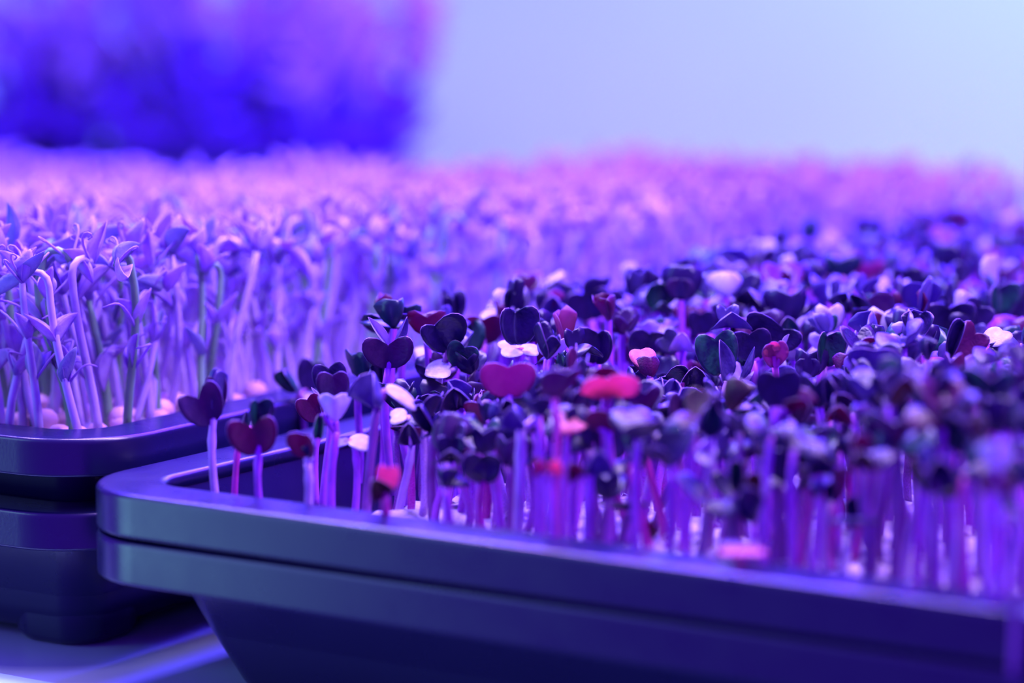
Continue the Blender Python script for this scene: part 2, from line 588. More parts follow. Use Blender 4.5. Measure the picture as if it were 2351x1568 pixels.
CAMV = (0, -1, 0.15)
UPV = (0, -0.35, 1)
BACKV = (0, 1, 0.1)
# ---- the seedlings one can pick out
HERO = [
    ((490, 962), 502, 0.818, [('split', 'plum', 112, 128, 116, 10, (0.15, -1, 0.2), (-4, 10, 0)), ('shut', 'lilac', 95, 124, 68, -5, (-0.9, -0.4, 0.2), (10, -6, 12)), ('heart', 'plum', 56, 96, 88, -8, CAMV, (4, -10, 10))],
     'radish seedling with splayed purple leaves, first one in the tray corner', 'pale', 0.0012),
    ((597, 1022), 602, 0.800, [('split', 'wine', 126, 124, 97, 8, CAMV, (-8, 22, 0)), ('vee', 'green', 84, 96, 92, 0, (0.3, -0.8, 0.4), (-4, -34, 14)), ('point', 'lilac', 34, 80, 66, 0, (-0.5, -0.6, 0.3), (10, -34, 12))],
     'short radish seedling with plum and magenta leaf lobes, second from the tray corner', 'violet', 0.0011),
    ((548, 1010), 537, 0.822, [('point', 'green', 36, 75, 84, 0, (0.8, -0.5, 0.2), (0, 0, 0)), ('flap', 'pale', 40, 60, 60, -10, UPV, (30, -30, 8))],
     'thin pink-stemmed radish seedling leaning behind the second corner seedling', 'rose', 0.001),
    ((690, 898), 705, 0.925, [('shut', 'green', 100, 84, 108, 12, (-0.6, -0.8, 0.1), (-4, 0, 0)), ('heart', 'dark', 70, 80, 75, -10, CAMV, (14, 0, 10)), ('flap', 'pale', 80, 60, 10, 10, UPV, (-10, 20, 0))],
     'dark green radish seedling standing against the left tray wall', 'brown', 0.0011),
    ((768, 925), 742, 0.835, [('heart', 'plum', 80, 92, 92, 14, CAMV, (0, 0, 0)), ('heart', 'dark', 84, 90, 98, -8, CAMV, (-4, -10, 12)), ('point', 'lilac', 40, 80, 66, 0, (0.9, -0.3, 0.1), (16, 0, 6))],
     'radish seedling with magenta cupped leaf before a dark round leaf, left cluster', 'violet', 0.0012),
    ((735, 965), 728, 0.845, [('heart', 'wine', 66, 76, 112, 10, CAMV, (-8, 2, 0)), ('point', 'pale', 34, 84, 118, -5, (0.8, -0.5, 0.3), (8, 0, 6))],
     'radish seedling with one small red round leaf in the left cluster', 'violet', 0.0011),
    ((706, 1062), 700, 0.790, [('vee', 'wine', 96, 88, 88, 12, (-0.35, -1, 0.3), (-2, -12, 0)), ('cup', 'dark', 46, 46, 40, 40, UPV, (8, -14, -6))],
     'radish seedling with split dark red leaf on a short pale neck', 'pale', 0.0013),
    ((772, 990), 762, 0.812, [('cup', 'pale', 92, 80, 88, 55, (0, -0.5, 1), (-2, -24, 0)), ('shut', 'green', 56, 70, 265, 10, CAMV, (-36, -40, 0))],
     'radish seedling with pale whitish cap leaf bending over green', 'violet', 0.0013),
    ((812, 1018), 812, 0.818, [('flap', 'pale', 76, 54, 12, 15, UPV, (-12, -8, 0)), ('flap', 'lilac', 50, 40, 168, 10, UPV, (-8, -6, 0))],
     'radish seedling with small flat white leaf and straight violet stem', 'violet', 0.0011),
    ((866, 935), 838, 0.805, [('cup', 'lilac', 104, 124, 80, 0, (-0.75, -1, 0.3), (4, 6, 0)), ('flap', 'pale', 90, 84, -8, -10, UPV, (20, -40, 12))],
     'tall radish seedling with smooth lilac hood leaf left of centre', 'brown', 0.0014),
    ((892, 845), 903, 0.862, [('split', 'plum', 128, 104, 92, 8, CAMV, (2, 0, 0)), ('point', 'lilac', 36, 80, 72, 0, (0.8, -0.5, 0.3), (10, -50, 10)), ('point', 'pale', 34, 84, 128, 0, (-0.5, -0.3, 0.9), (-2, -52, 10))],
     'tall radish seedling with broad dark red double leaf under two pointed leaves', 'violet', 0.0013),
    ((1030, 805), 962, 0.872, [('lop', 'dark', 118, 104, 118, 6, CAMV, (0, 0, 0)), ('heart', 'dark', 70, 62, 150, 0, UPV, (-10, 8, 14))],
     'radish seedling with large tilted black-purple heart leaf, standing tall', 'brown', 0.0014),
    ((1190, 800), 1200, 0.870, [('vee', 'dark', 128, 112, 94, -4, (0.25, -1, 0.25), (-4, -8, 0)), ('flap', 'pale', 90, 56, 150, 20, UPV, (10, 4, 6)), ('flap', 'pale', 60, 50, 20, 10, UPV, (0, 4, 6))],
     'radish seedling with open V of two dark leaf lobes, highest in the centre', 'violet', 0.0012),
    ((1166, 908), 1192, 0.815, [('heart', 'rose', 136, 96, 90, 6, CAMV, (0, 4, 0)), ('heart', 'lilac', 84, 80, 40, -20, BACKV, (30, 0, 14))],
     'radish seedling with glowing pink heart leaf facing straight forward', 'violet', 0.0014),
    ((1062, 938), 1022, 0.832, [('cup', 'dark', 100, 92, 104, 10, (-0.2, -1, 0.3), (-2, 0, 0)), ('cup', 'lilac', 70, 90, 130, -10, UPV, (-10, 4, 12))],
     'radish seedling with round dark leaf right beside the lilac hood', 'violet', 0.0013),
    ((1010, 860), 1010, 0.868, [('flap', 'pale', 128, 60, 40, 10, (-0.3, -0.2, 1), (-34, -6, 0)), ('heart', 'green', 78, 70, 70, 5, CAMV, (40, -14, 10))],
     'radish seedling with broad pale leaf lying flat beneath the tilted dark heart', 'pale', 0.0012),
    ((1000, 990), 996, 0.815, [('shut', 'dark', 96, 96, 108, 10, (-0.6, -0.9, 0.2), (0, -2, 0)), ('cup', 'dark', 84, 58, 70, 50, CAMV, (6, 4, -4))],
     'radish seedling with two stacked drooping dark leaves left of the pink heart', 'brown', 0.0014),
    ((1108, 1110), 1106, 0.775, [('ruffle', 'dark', 100, 98, 92, 4, CAMV, (0, 0, 0)), ('cup', 'dark', 60, 60, 60, 30, UPV, (8, -6, 4))],
     'low radish seedling with crinkled black leaf and red stem beside front rim', 'rose', 0.0012),
    ((884, 1140), 893, 0.765, [('cup', 'olive', 76, 84, 122, 8, CAMV, (0, 0, 0)), ('heart', 'coral', 56, 76, 86, 14, CAMV, (6, -14, 0))],
     'low radish seedling with brown and orange-red leaves beside front rim', 'rose', 0.0013),
    ((1372, 835), 1360, 0.880, [('vee', 'dark', 128, 108, 84, 2, (-0.3, -1, 0.25), (-4, 0, 0)), ('point', 'lilac', 54, 104, 112, -8, (-0.8, -0.5, 0.3), (-26, 0, 10))],
     'radish seedling with crisp black heart leaf and lilac leaf behind it', 'violet', 0.0013),
    ((1398, 915), 1410, 0.775, [('ruffle', 'coral', 150, 96, 92, 18, (0, -0.8, 0.6), (0, 2, 0)), ('cup', 'dark', 66, 56, 80, 45, CAMV, (14, 0, -8))],
     'radish seedling with glowing coral-red crinkled leaves in the centre', 'violet', 0.0013),
    ((1396, 990), 1392, 0.765, [('heart', 'wine', 112, 72, 92, 20, CAMV, (0, 0, 0)), ('flap', 'coral', 86, 76, 160, 10, (0, -0.6, 1), (-50, -20, 0))],
     'radish seedling with dark red leaf below the coral crinkled one', 'violet', 0.0013),
    ((1258, 1088), 1272, 0.735, [('cup', 'rose', 62, 72, 108, 10, CAMV, (-14, 0, 0)), ('cup', 'coral', 60, 66, 74, 10, CAMV, (12, 0, 0))],
     'blurred radish seedling with small pink and red leaf buds near front rim', 'violet', 0.0013),
    ((1492, 868), 1478, 0.850, [('cup', 'wine', 78, 58, 80, 30, (0.1, -0.3, 1), (0, 0, 0)), ('flap', 'coral', 64, 60, 100, -20, UPV, (-8, -22, 8))],
     'radish seedling with dark leaf showing a red underside, right of the coral leaf', 'brown', 0.0013),
    ((1590, 890), 1560, 0.858, [('cup', 'dark', 88, 84, 88, 8, CAMV, (2, 0, 0)), ('lop', 'green', 84, 84, 130, 12, CAMV, (-30, 12, -4))],
     'radish seedling with round dark leaf above a green-tinged one', 'violet', 0.0014),
    ((1668, 880), 1650, 0.862, [('point', 'lilac', 72, 108, 104, 0, (0.6, -0.7, 0.3), (-6, 0, 0)), ('point', 'lilac', 26, 92, 76, 6, (0.9, -0.4, 0), (30, -6, 0)), ('heart', 'green', 104, 112, 100, -10, CAMV, (-12, -16, 16))],
     'radish seedling with pale lilac pointed leaf and a narrow finger leaf', 'pale', 0.0012),
    ((1730, 828), 1730, 0.875, [('heart', 'dark', 98, 84, 98, 5, CAMV, (-2, 0, 0)), ('lop2', 'dark', 150, 76, 62, -5, (0.1, -0.9, 0.5), (46, -26, 10))],
     'radish seedling with round dark leaf beside a wide dark wing', 'violet', 0.0013),
    ((1808, 765), 1810, 0.905, [('cup', 'green', 66, 66, 95, 8, CAMV, (0, 0, 0)), ('point', 'pale', 30, 40, 50, 5, UPV, (24, -8, 0))],
     'radish seedling with small green-black cup leaf over the wide dark wing', 'violet', 0.0012),
    ((1780, 842), 1782, 0.842, [('ruffle', 'rose', 66, 78, 95, 4, CAMV, (0, 0, 0)), ('ruffle', 'coral', 46, 50, 118, 20, CAMV, (-4, -26, -2)), ('point', 'pale', 22, 32, 60, 5, UPV, (20, -48, 2))],
     'radish seedling with crumpled pink leaf bud among dark leaves', 'rose', 0.0012),
    ((1892, 842), 1890, 0.868, [('vee', 'green', 98, 106, 88, -2, (0.35, -1, 0.3), (0, 0, 0)), ('point', 'pale', 32, 90, 80, 0, (0.9, -0.4, 0), (46, -2, 10))],
     'radish seedling with shiny dark green folded leaf cup', 'brown', 0.0013),
    ((1936, 858), 1935, 0.845, [('cup', 'wine', 74, 54, 92, 30, (0, -0.4, 1), (0, 0, 0)), ('flap', 'dark', 60, 50, 40, 10, UPV, (8, -6, 6))],
     'radish seedling with small red-bellied dark leaf below the green cup', 'violet', 0.0012),
    ((1632, 1005), 1612, 0.745, [('point', 'green', 60, 104, 88, 4, CAMV, (0, 0, 0)), ('cup', 'lilac', 86, 100, 92, -14, CAMV, (0, 0, 10)), ('flap', 'pale', 92, 40, 20, 20, UPV, (-32, 34, -6))],
     'blurred radish seedling with green-centred leaf over a white strap leaf', 'pale', 0.0014),
    ((1782, 935), 1790, 0.755, [('heart', 'dark', 118, 100, 92, 0, CAMV, (4, 0, 0)), ('cup', 'wine', 84, 84, 40, 5, CAMV, (30, 20, 8))],
     'tall blurred radish seedling with round dark leaf right of centre', 'violet', 0.0016),
    ((1918, 968), 1895, 0.778, [('cup', 'wine', 92, 80, 84, 15, CAMV, (0, 0, 0)), ('cup', 'dark', 84, 70, 110, -10, UPV, (0, -10, 10))],
     'radish seedling with wine-red cup leaf right of the tall blurred one', 'violet', 0.0013),
    ((2190, 822), 2215, 0.840, [('shut', 'dark', 84, 112, 66, 0, (-0.45, -0.85, 0.3), (-6, 0, 0)), ('heart', 'wine', 84, 92, 48, -8, CAMV, (4, -4, 6)), ('flap', 'coral', 92, 66, 158, 10, UPV, (-2, 20, 4))],
     'radish seedling with crisp folded dark leaf and red wedge leaf at right', 'pale', 0.0012),
    ((2262, 795), 2275, 0.845, [('lop', 'dark', 84, 92, -32, 4, (0.3, -0.8, 0.5), (6, 0, 0)), ('flap', 'pale', 70, 60, 60, -10, UPV, (10, 0, 8)), ('point', 'dark', 30, 60, 240, 5, CAMV, (-10, 4, 0))],
     'radish seedling with dark wing leaf drooping to the right', 'violet', 0.0013),
    ((2180, 880), 2262, 0.735, [('shut', 'lilac', 70, 96, 128, 4, (0.5, -0.9, 0.3), (4, 6, 0)), ('cup', 'dark', 110, 74, 160, 5, CAMV, (-20, 14, 10))],
     'radish seedling with thick violet stalk bending left at right', 'violet', 0.0021),
    ((2290, 1085), 2300, 0.655, [('cup', 'pale', 96, 84, 88, 45, (0, -0.4, 1), (0, -2, 0)), ('heart', 'wine', 96, 66, 268, 20, CAMV, (-6, -8, 0))],
     'near blurred radish seedling with white-topped red leaf', 'violet', 0.0013),
    ((2332, 1190), 2335, 0.640, [('cup', 'pale', 92, 76, 92, 30, (-0.1, -0.7, 0.8), (0, 0, 0)), ('cup', 'dark', 60, 50, 60, 20, UPV, (8, 0, 6))],
     'nearest low radish seedling with white rounded leaf beside the rim', 'brown', 0.0012),
    ((1702, 1262), 1690, 0.700, [('flap', 'coral', 112, 50, 90, 62, (0, -0.5, 1), (0, -2, 0)), ('flap', 'wine', 112, 48, 92, -40, UPV, (0, 2, -6))],
     'very low radish seedling with flat red leaf beside the front rim', 'rose', 0.0012),
    ((1442, 1180), 1420, 0.758, [('flap', 'dark', 96, 66, 90, 35, (0, -0.6, 1), (0, -8, 0)), ('cup', 'wine', 62, 54, -20, 10, CAMV, (36, 34, 4))],
     'low radish seedling with hanging dark leaf and red seed leaf at mat', 'brown', 0.0012),
    ((1880, 1090), 1860, 0.725, [('cup', 'dark', 96, 88, 100, 8, CAMV, (0, 0, 0)), ('flap', 'lilac', 76, 36, 30, 35, UPV, (-14, 14, -6))],
     'blurred radish seedling with dark leaf edged lilac below', 'violet', 0.0013),
    ((1690, 1130), 1700, 0.735, [('shut', 'green', 84, 104, 94, 4, CAMV, (0, 0, 0)), ('cup', 'olive', 70, 84, 70, -8, CAMV, (26, 10, 8))],
     'blurred radish seedling with long blue-green leaf near the front', 'brown', 0.0014),
    ((1972, 1078), 1990, 0.705, [('cup', 'olive', 104, 84, 92, 10, CAMV, (0, 0, 0)), ('cup', 'wine', 80, 60, 100, -10, UPV, (-6, -40, 8))],
     'blurred radish seedling with olive-brown leaf at right', 'brown', 0.0014),
    ((2152, 1130), 2130, 0.685, [('cup', 'dark', 104, 124, 94, 0, CAMV, (0, 0, 0)), ('cup', 'lilac', 66, 66, 140, 15, UPV, (-26, -60, -4))],
     'blurred radish seedling with tall black-purple leaf at right front', 'brown', 0.0014),
    ((2292, 725), 2290, 0.935, [('vee', 'green', 120, 96, 96, 0, (0.4, -1, 0.3), (0, 0, 0)), ('heart', 'dark', 100, 92, 60, 0, CAMV, (44, 10, 6))],
     'radish seedling with broad green-black leaves, far right', 'violet', 0.0013),
    ((2185, 765), 2180, 0.915, [('deep', 'dark', 124, 92, 92, 4, CAMV, (-6, 0, 0)), ('heart', 'dark', 80, 72, 55, 0, CAMV, (36, -16, 6))],
     'radish seedling with wide dark heart leaf behind the folded leaf', 'violet', 0.0013),
    ((1280, 725), 1285, 0.945, [('cup', 'lilac', 78, 84, 92, 12, (-0.2, -0.8, 0.5), (0, 0, 0)), ('cup', 'rose', 60, 60, 130, 0, UPV, (-10, -10, 6))],
     'radish seedling with lilac dome leaf at the back of the centre', 'violet', 0.0013),
    ((1358, 735), 1365, 0.960, [('deep', 'dark', 112, 92, 100, 5, CAMV, (0, 0, 0)), ('heart', 'dark', 84, 80, 40, 0, CAMV, (30, 0, 8))],
     'radish seedling with broad dark leaves behind the crisp black heart', 'violet', 0.0013),
    ((1568, 805), 1560, 0.895, [('cup', 'pale', 70, 76, 90, 12, (-0.1, -0.8, 0.6), (0, 0, 0)), ('heart', 'dark', 60, 60, 140, 0, CAMV, (-10, 0, 6))],
     'radish seedling with pale lilac egg-shaped leaf', 'violet', 0.0012),
    ((1610, 770), 1612, 0.925, [('heart', 'dark', 66, 66, 92, 5, CAMV, (0, 0, 0)), ('point', 'lilac', 40, 60, 30, 5, UPV, (30, 6, 4))],
     'radish seedling with round black leaf behind the egg-shaped pale leaf', 'violet', 0.0012),
    ((1486, 825), 1480, 0.905, [('ruffle', 'dark', 104, 92, 86, 5, CAMV, (0, 0, 0)), ('heart', 'lilac', 70, 70, 130, 0, UPV, (-10, -20, 8))],
     'radish seedling with broad dark wavy leaf right of the crisp black heart', 'violet', 0.0013),
    ((1112, 790), 1110, 0.915, [('heart', 'wine', 96, 80, 92, 8, CAMV, (0, 0, 0)), ('flap', 'pale', 76, 60, 60, -20, UPV, (4, -40, 8))],
     'radish seedling with dark red leaf under white one, behind the open V', 'violet', 0.0012),
    ((1130, 985), 1150, 0.800, [('shut', 'dark', 90, 100, 78, 6, (0.6, -0.9, 0.2), (0, 0, 0)), ('cup', 'lilac', 60, 60, 110, 20, UPV, (-6, -20, -4))],
     'radish seedling with folded blue-black leaf below the pink heart', 'violet', 0.0014),
    ((1196, 985), 1188, 0.770, [('cup', 'lilac', 80, 92, 100, 10, (-0.3, -1, 0.3), (-4, 0, 0)), ('cup', 'wine', 56, 60, 40, 5, CAMV, (40, -24, 6))],
     'radish seedling with lilac thumb-shaped leaf in front of the pink heart', 'pale', 0.0016),
    ((945, 1022), 912, 0.822, [('cup', 'dark', 66, 84, 92, 5, CAMV, (-4, 0, 0)), ('flap', 'pale', 76, 40, 160, 10, UPV, (-10, -70, 0))],
     'radish seedling with glossy black cup leaf under a thin pale leaf', 'pale', 0.0012),
    ((1352, 1090), 1345, 0.745, [('cup', 'lilac', 92, 100, 90, 8, (0.2, -1, 0.3), (10, 0, 0)), ('cup', 'wine', 66, 72, 120, 10, CAMV, (-24, 6, 0))],
     'blurred radish seedling with bluish cup leaf beside the red leaf buds', 'violet', 0.0014),
]
hero_xy = []
for top, bpx, Y, lv, label, st, rad in HERO:
    t = seedling(top, bpx, Y, lv, label, st, rad, 'radish seedlings that stand out in the front tray')
    hero_xy.append((t.location.x, t.location.y, top, Y))

# ---- the rest of the radish crop
rng = random.Random(21)
GEN_STEMS = []
for k in range(9):
    a, b = rng.uniform(-0.12, 0.12), rng.uniform(-0.2, 0.2)
    pth = bez([Vector((0, 0, 0)), Vector((a, 0.03, 0.35)), Vector((b, -0.03, 0.7)), Vector((b * 0.8, 0.02, 1.0))], 7)
    GEN_STEMS.append((pth, b * 0.8))
_stem_cache = {}


def gen_stem(k, colour):
    if (k, colour) not in _stem_cache:
        pth, _ = GEN_STEMS[k]
        v, f = tube(pth, [0.029, 0.029, 0.028, 0.027, 0.026, 0.025, 0.023], 7)
        _stem_cache[(k, colour)] = mesh('stem', v, f, M_STEM[colour])
    return _stem_cache[(k, colour)]


def inside(fx, sy):
    """tray coordinates where the crop stands"""
    if fx < 0.028 or sy < 0.030 or fx > 0.40 or sy > 0.53:
        return False
    return fx > 0.118 - 1.15 * (sy - 0.03) + 0.0


cells = []
STEP = 0.0092
for i in range(int(0.42 / STEP)):
    for j in range(int(0.54 / STEP)):
        fx = 0.02 + (i + 0.5 * (j % 2)) * STEP + rng.uniform(-0.36, 0.36) * STEP
        sy = 0.02 + j * STEP + rng.uniform(-0.36, 0.36) * STEP
        if not inside(fx, sy):
            continue
        p = C1 + FD * fx + SD * sy
        h = rng.uniform(0.030, 0.053) * (0.9 if sy < 0.05 else 1.0)
        x0, y0 = project((p.x, p.y, SUB + h))
        if x0 < -60 or x0 > 2420:
            continue
        if any((p.x - hx) ** 2 + (p.y - hy) ** 2 < 0.0052 ** 2 for hx, hy, _, _ in hero_xy):
            continue
        # leave the view of the picked-out leaves free
        if any(p.y < hY - 0.004 and abs(x0 - ht[0]) < 62 and -125 < y0 - ht[1] < 45 for _, _, ht, hY in hero_xy):
            h *= 0.60
            x0, y0 = project((p.x, p.y, SUB + h))
            if any(p.y < hY - 0.004 and abs(x0 - ht[0]) < 55 and -95 < y0 - ht[1] < 20 for _, _, ht, hY in hero_xy):
                continue
        cells.append((p.y, fx, sy, p, h))
cells.sort(key=lambda c: c[0])
N_SINGLE = 300 - len(HERO)
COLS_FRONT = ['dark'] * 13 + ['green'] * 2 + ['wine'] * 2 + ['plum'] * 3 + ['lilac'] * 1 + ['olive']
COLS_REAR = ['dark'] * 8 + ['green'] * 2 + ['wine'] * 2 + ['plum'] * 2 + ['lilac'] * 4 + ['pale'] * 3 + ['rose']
COLNAME = {'olive': 'olive-brown', 'dark': 'black-purple', 'green': 'green-black', 'wine': 'wine-red', 'lilac': 'lilac', 'pale': 'whitish', 'rose': 'pink', 'plum': 'plum'}
SH = ['heart', 'round', 'round', 'dome', 'dome', 'vee', 'cup', 'cup', 'shut', 'flap', 'ruffle', 'lop', 'lop2']


def zone(fx, sy):
    px, _ = project(C1 + FD * fx + SD * sy + Vector((0, 0, RIM)))
    a = 'left part of crop' if px < 1330 else ('middle of crop' if px < 1800 else 'right part of crop')
    b = 'near front rim' if sy < 0.075 else ('halfway back' if sy < 0.15 else 'in rear rows')
    return b, a


def gen_leaves(r, COLS):
    """two cotyledons: (shape, direction, normal, width, length, colour)"""
    c = r.choice(COLS)
    az = r.uniform(0, 2 * math.pi)
    out = []
    big = r.uniform(0.0105, 0.0158)
    for s in (0, 1):
        el = r.uniform(R(28), R(86))
        d = Vector((math.cos(az + s * math.pi) * math.cos(el), math.sin(az + s * math.pi) * math.cos(el), math.sin(el)))
        up = Vector((-math.cos(az + s * math.pi) * math.sin(el), -math.sin(az + s * math.pi) * math.sin(el), math.cos(el)))
        W = big * (1.0 if s == 0 else r.uniform(0.65, 0.95))
        out.append((r.choice(SH), d, up, W, W * r.uniform(0.7, 0.95), c if s == 0 or r.random() < 0.6 else r.choice(COLS)))
    return c, out


stuff_v, stuff_f, stuff_i = [], [], []
STUFF_M = [M_STEM['violet'], LEAF['dark'], LEAF['green'], LEAF['wine'], LEAF['lilac'], LEAF['pale'], LEAF['rose'], LEAF['plum']]
SIDX = {'olive': 1, 'dark': 1, 'green': 2, 'wine': 3, 'lilac': 4, 'pale': 5, 'rose': 6, 'plum': 7}
LOW = {s: blade(rows=7, half=2, **{k: v for k, v in SHAPES[s].items()}) for s in set(SH)}
for n, (_, fx, sy, p, h) in enumerate(cells):
    k = rng.randrange(len(GEN_STEMS))
    rz = rng.uniform(0, 6.28)
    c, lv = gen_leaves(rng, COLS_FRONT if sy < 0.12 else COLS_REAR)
    st = rng.choice(['violet', 'violet', 'violet', 'pale', 'brown', 'brown', 'rose'])
    stem_scale = Matrix.Rotation(rz, 4, 'Z') @ Matrix.Diagonal((0.042, 0.042, h, 1))
    tp = stem_scale @ Vector((GEN_STEMS[k][1], 0.02, 1.0))
    base = Vector((p.x, p.y, SUB - 0.002))
    if n < N_SINGLE:
        b, a = zone(fx, sy)
        sn = {'rose': 'pink'}.get(st, st)
        lab = '%s radish seedling with %s stem %s, %s' % (COLNAME[c], sn, b, a)
        t = thing('radish_seedling', base, lab, 'seedling', '%s radish seedlings with %s stems %s, %s' % (COLNAME[c], sn, b, a))
        link('stem', gen_stem(k, st), t, stem_scale)
        for shp, d, up, W, L, cc in lv:
            link('cotyledon', blade_mesh(shp, cc), t, leaf_matrix(tp, d, up, W, L))
    else:
        pth = GEN_STEMS[k][0]
        v, f = tube([base + stem_scale @ q for q in pth], [0.00115] * 7, 4, False)
        o = len(stuff_v)
        stuff_v += v
        stuff_f += [tuple(o + x for x in g) for g in f]
        stuff_i += [0] * len(f)
        for shp, d, up, W, L, cc in lv:
            v, f, _ = LOW[shp]
            M = Matrix.Translation(base) @ leaf_matrix(tp, d, up, W, L)
            o = len(stuff_v)
            stuff_v += [M @ q for q in v]
            stuff_f += [tuple(o + x for x in g) for g in f]
            stuff_i += [SIDX[cc]] * len(f)
print('radish cells', len(cells))
if stuff_v:
    tag(link('radish_crop', mesh('radish_crop', stuff_v, stuff_f, STUFF_M, stuff_i)), 'dense blurred rear mass of radish seedlings in the front tray', 'seedlings', kind='stuff')


# ------------------------------------------------------------------ growing mats
def mat_sheet(name, org, A, B, x0, x1, y0, y1, z, amp, label, edge=0.012):
    r = random.Random(5)
    nx, ny = int((x1 - x0) / 0.006), int((y1 - y0) / 0.006)
    vs, fs = [], []
    for i in range(nx + 1):
        for j in range(ny + 1):
            xx, yy = x0 + (x1 - x0) * i / nx, y0 + (y1 - y0) * j / ny
            cr = 0.022                              # rounded corners
            cx, cy = min(max(xx, x0 + cr), x1 - cr), min(max(yy, y0 + cr), y1 - cr)
            dd = math.hypot(xx - cx, yy - cy)
            if dd > cr:
                xx, yy = cx + (xx - cx) * cr / dd, cy + (yy - cy) * cr / dd
            q = org + A * xx + B * yy
            ed = i in (0, nx) or j in (0, ny)
            vs.append(Vector((q.x, q.y, z - 0.008 if ed else z + r.uniform(-amp, amp))))
    for i in range(nx):
        for j in range(ny):
            a = i * (ny + 1) + j
            fs.append((a, a + ny + 1, a + ny + 2, a + 1))
    o = len(vs)
    bz = z - 0.014
    vs += [org + A * x + B * y + Vector((0, 0, bz)) for x, y in ((x0 + 0.01, y0 + 0.01), (x1 - 0.01, y0 + 0.01), (x1 - 0.01, y1 - 0.01), (x0 + 0.01, y1 - 0.01))]
    # close the underside along the border
    c = [0, nx * (ny + 1), nx * (ny + 1) + ny, ny]
    fs.append((o, o + 3, o + 2, o + 1))
    rings = [[i * (ny + 1) for i in range(nx + 1)], [nx * (ny + 1) + j for j in range(ny + 1)], [i * (ny + 1) + ny for i in range(nx, -1, -1)], [j for j in range(ny, -1, -1)]]
    for k, rg in enumerate(rings):
        fs.append(tuple(reversed(rg)) + (o + k, o + (k + 1) % 4))
    return tag(link(name, mesh(name, vs, fs, M_MAT), None), label, 'growing mat')


OZ = Vector((C1.x, C1.y, 0))
mat_sheet('growing_mat', OZ, FD, SD, 0.066, 0.415, 0.024, 0.53, SUB, 0.0022, 'fibrous whitish growing mat under the radish seedlings')
OZ2 = Vector((C2.x, C2.y, 0))
SUB_L = RIM_L - 0.004
mat_sheet('growing_mat', OZ2, -FL, SL, 0.022, 0.278, 0.022, 0.516, SUB_L - 0.003, 0.0015, 'growing mat covered with sprouted peas in the left tray')
OZ3 = Vector((C3.x, C3.y, 0))
mat_sheet('growing_mat', OZ3, -FL, SL, 0.024, 0.276, 0.024, 0.516, SUB_L - 0.003, 0.0015, 'growing mat in the pea tray beyond the left one')

OZ4 = Vector((C4.x, C4.y, 0))
mat_sheet('growing_mat', OZ4, -FL, SL, 0.024, 0.276, 0.024, 0.206, SUB_L - 0.003, 0.0015, 'growing mat in the short pea tray behind the left one')

# white root threads tangled on the radish mat
rv, rf = [], []
r = random.Random(11)
for k in range(700):
    fx, sy = r.uniform(0.10, 0.36), 0.026 + abs(r.gauss(0, 0.05))
    if sy > 0.2:
        continue
    p = OZ + FD * fx + SD * sy + Vector((0, 0, SUB + 0.0005))
    q = [p + Vector((r.uniform(-.004, .004), r.uniform(-.004, .004), r.uniform(0, .0035))) for _ in range(3)]
    v, f = tube(bez([p] + q, 5), [0.00018] * 5, 3, False)
    o = len(rv)
    rv += v
    rf += [tuple(o + x for x in g) for g in f]
tag(link('root_threads', mesh('root_threads', rv, rf, M_ROOT)), 'fine white root threads tangled on the radish mat', 'roots', kind='stuff')

# ------------------------------------------------------------------ pea shoots
OV = dict(ovate=True, notch=0.0)
PEA_V = {
    'leaflet': blade(fold=38, cup=0.25, bend=0.55, thick=0.016, rows=9, half=3, **OV),
    'stipule': blade(fold=20, cup=0.3, bend=0.3, thick=0.016, rows=8, half=3, **OV),
    'bud': blade(fold=66, cup=0.2, bend=0.15, thick=0.016, rows=9, half=3, **OV),
    'hood': blade(fold=25, cup=0.7, bend=1.0, thick=0.016, rows=10, half=4, **OV),
}
PEA_M = {(k, m): mesh(k, v[0], v[1], [M_PEA_LEAF if m else M_PEA_LEAF2, M_PEA_LEAF], v[2]) for k, v in PEA_V.items() for m in (0, 1)}
_sv, _sf = [], []
for i in range(7):
    for j in range(10):
        a, b = math.pi * i / 6, 2 * math.pi * j / 10
        _sv.append((math.sin(a) * math.cos(b), math.sin(a) * math.sin(b), 0.92 * math.cos(a)))
for i in range(6):
    for j in range(10):
        _sf.append((i * 10 + j, (i + 1) * 10 + j, (i + 1) * 10 + (j + 1) % 10, i * 10 + (j + 1) % 10))
PEA_SEED = mesh('seed', _sv, _sf, M_PEA_SEED)


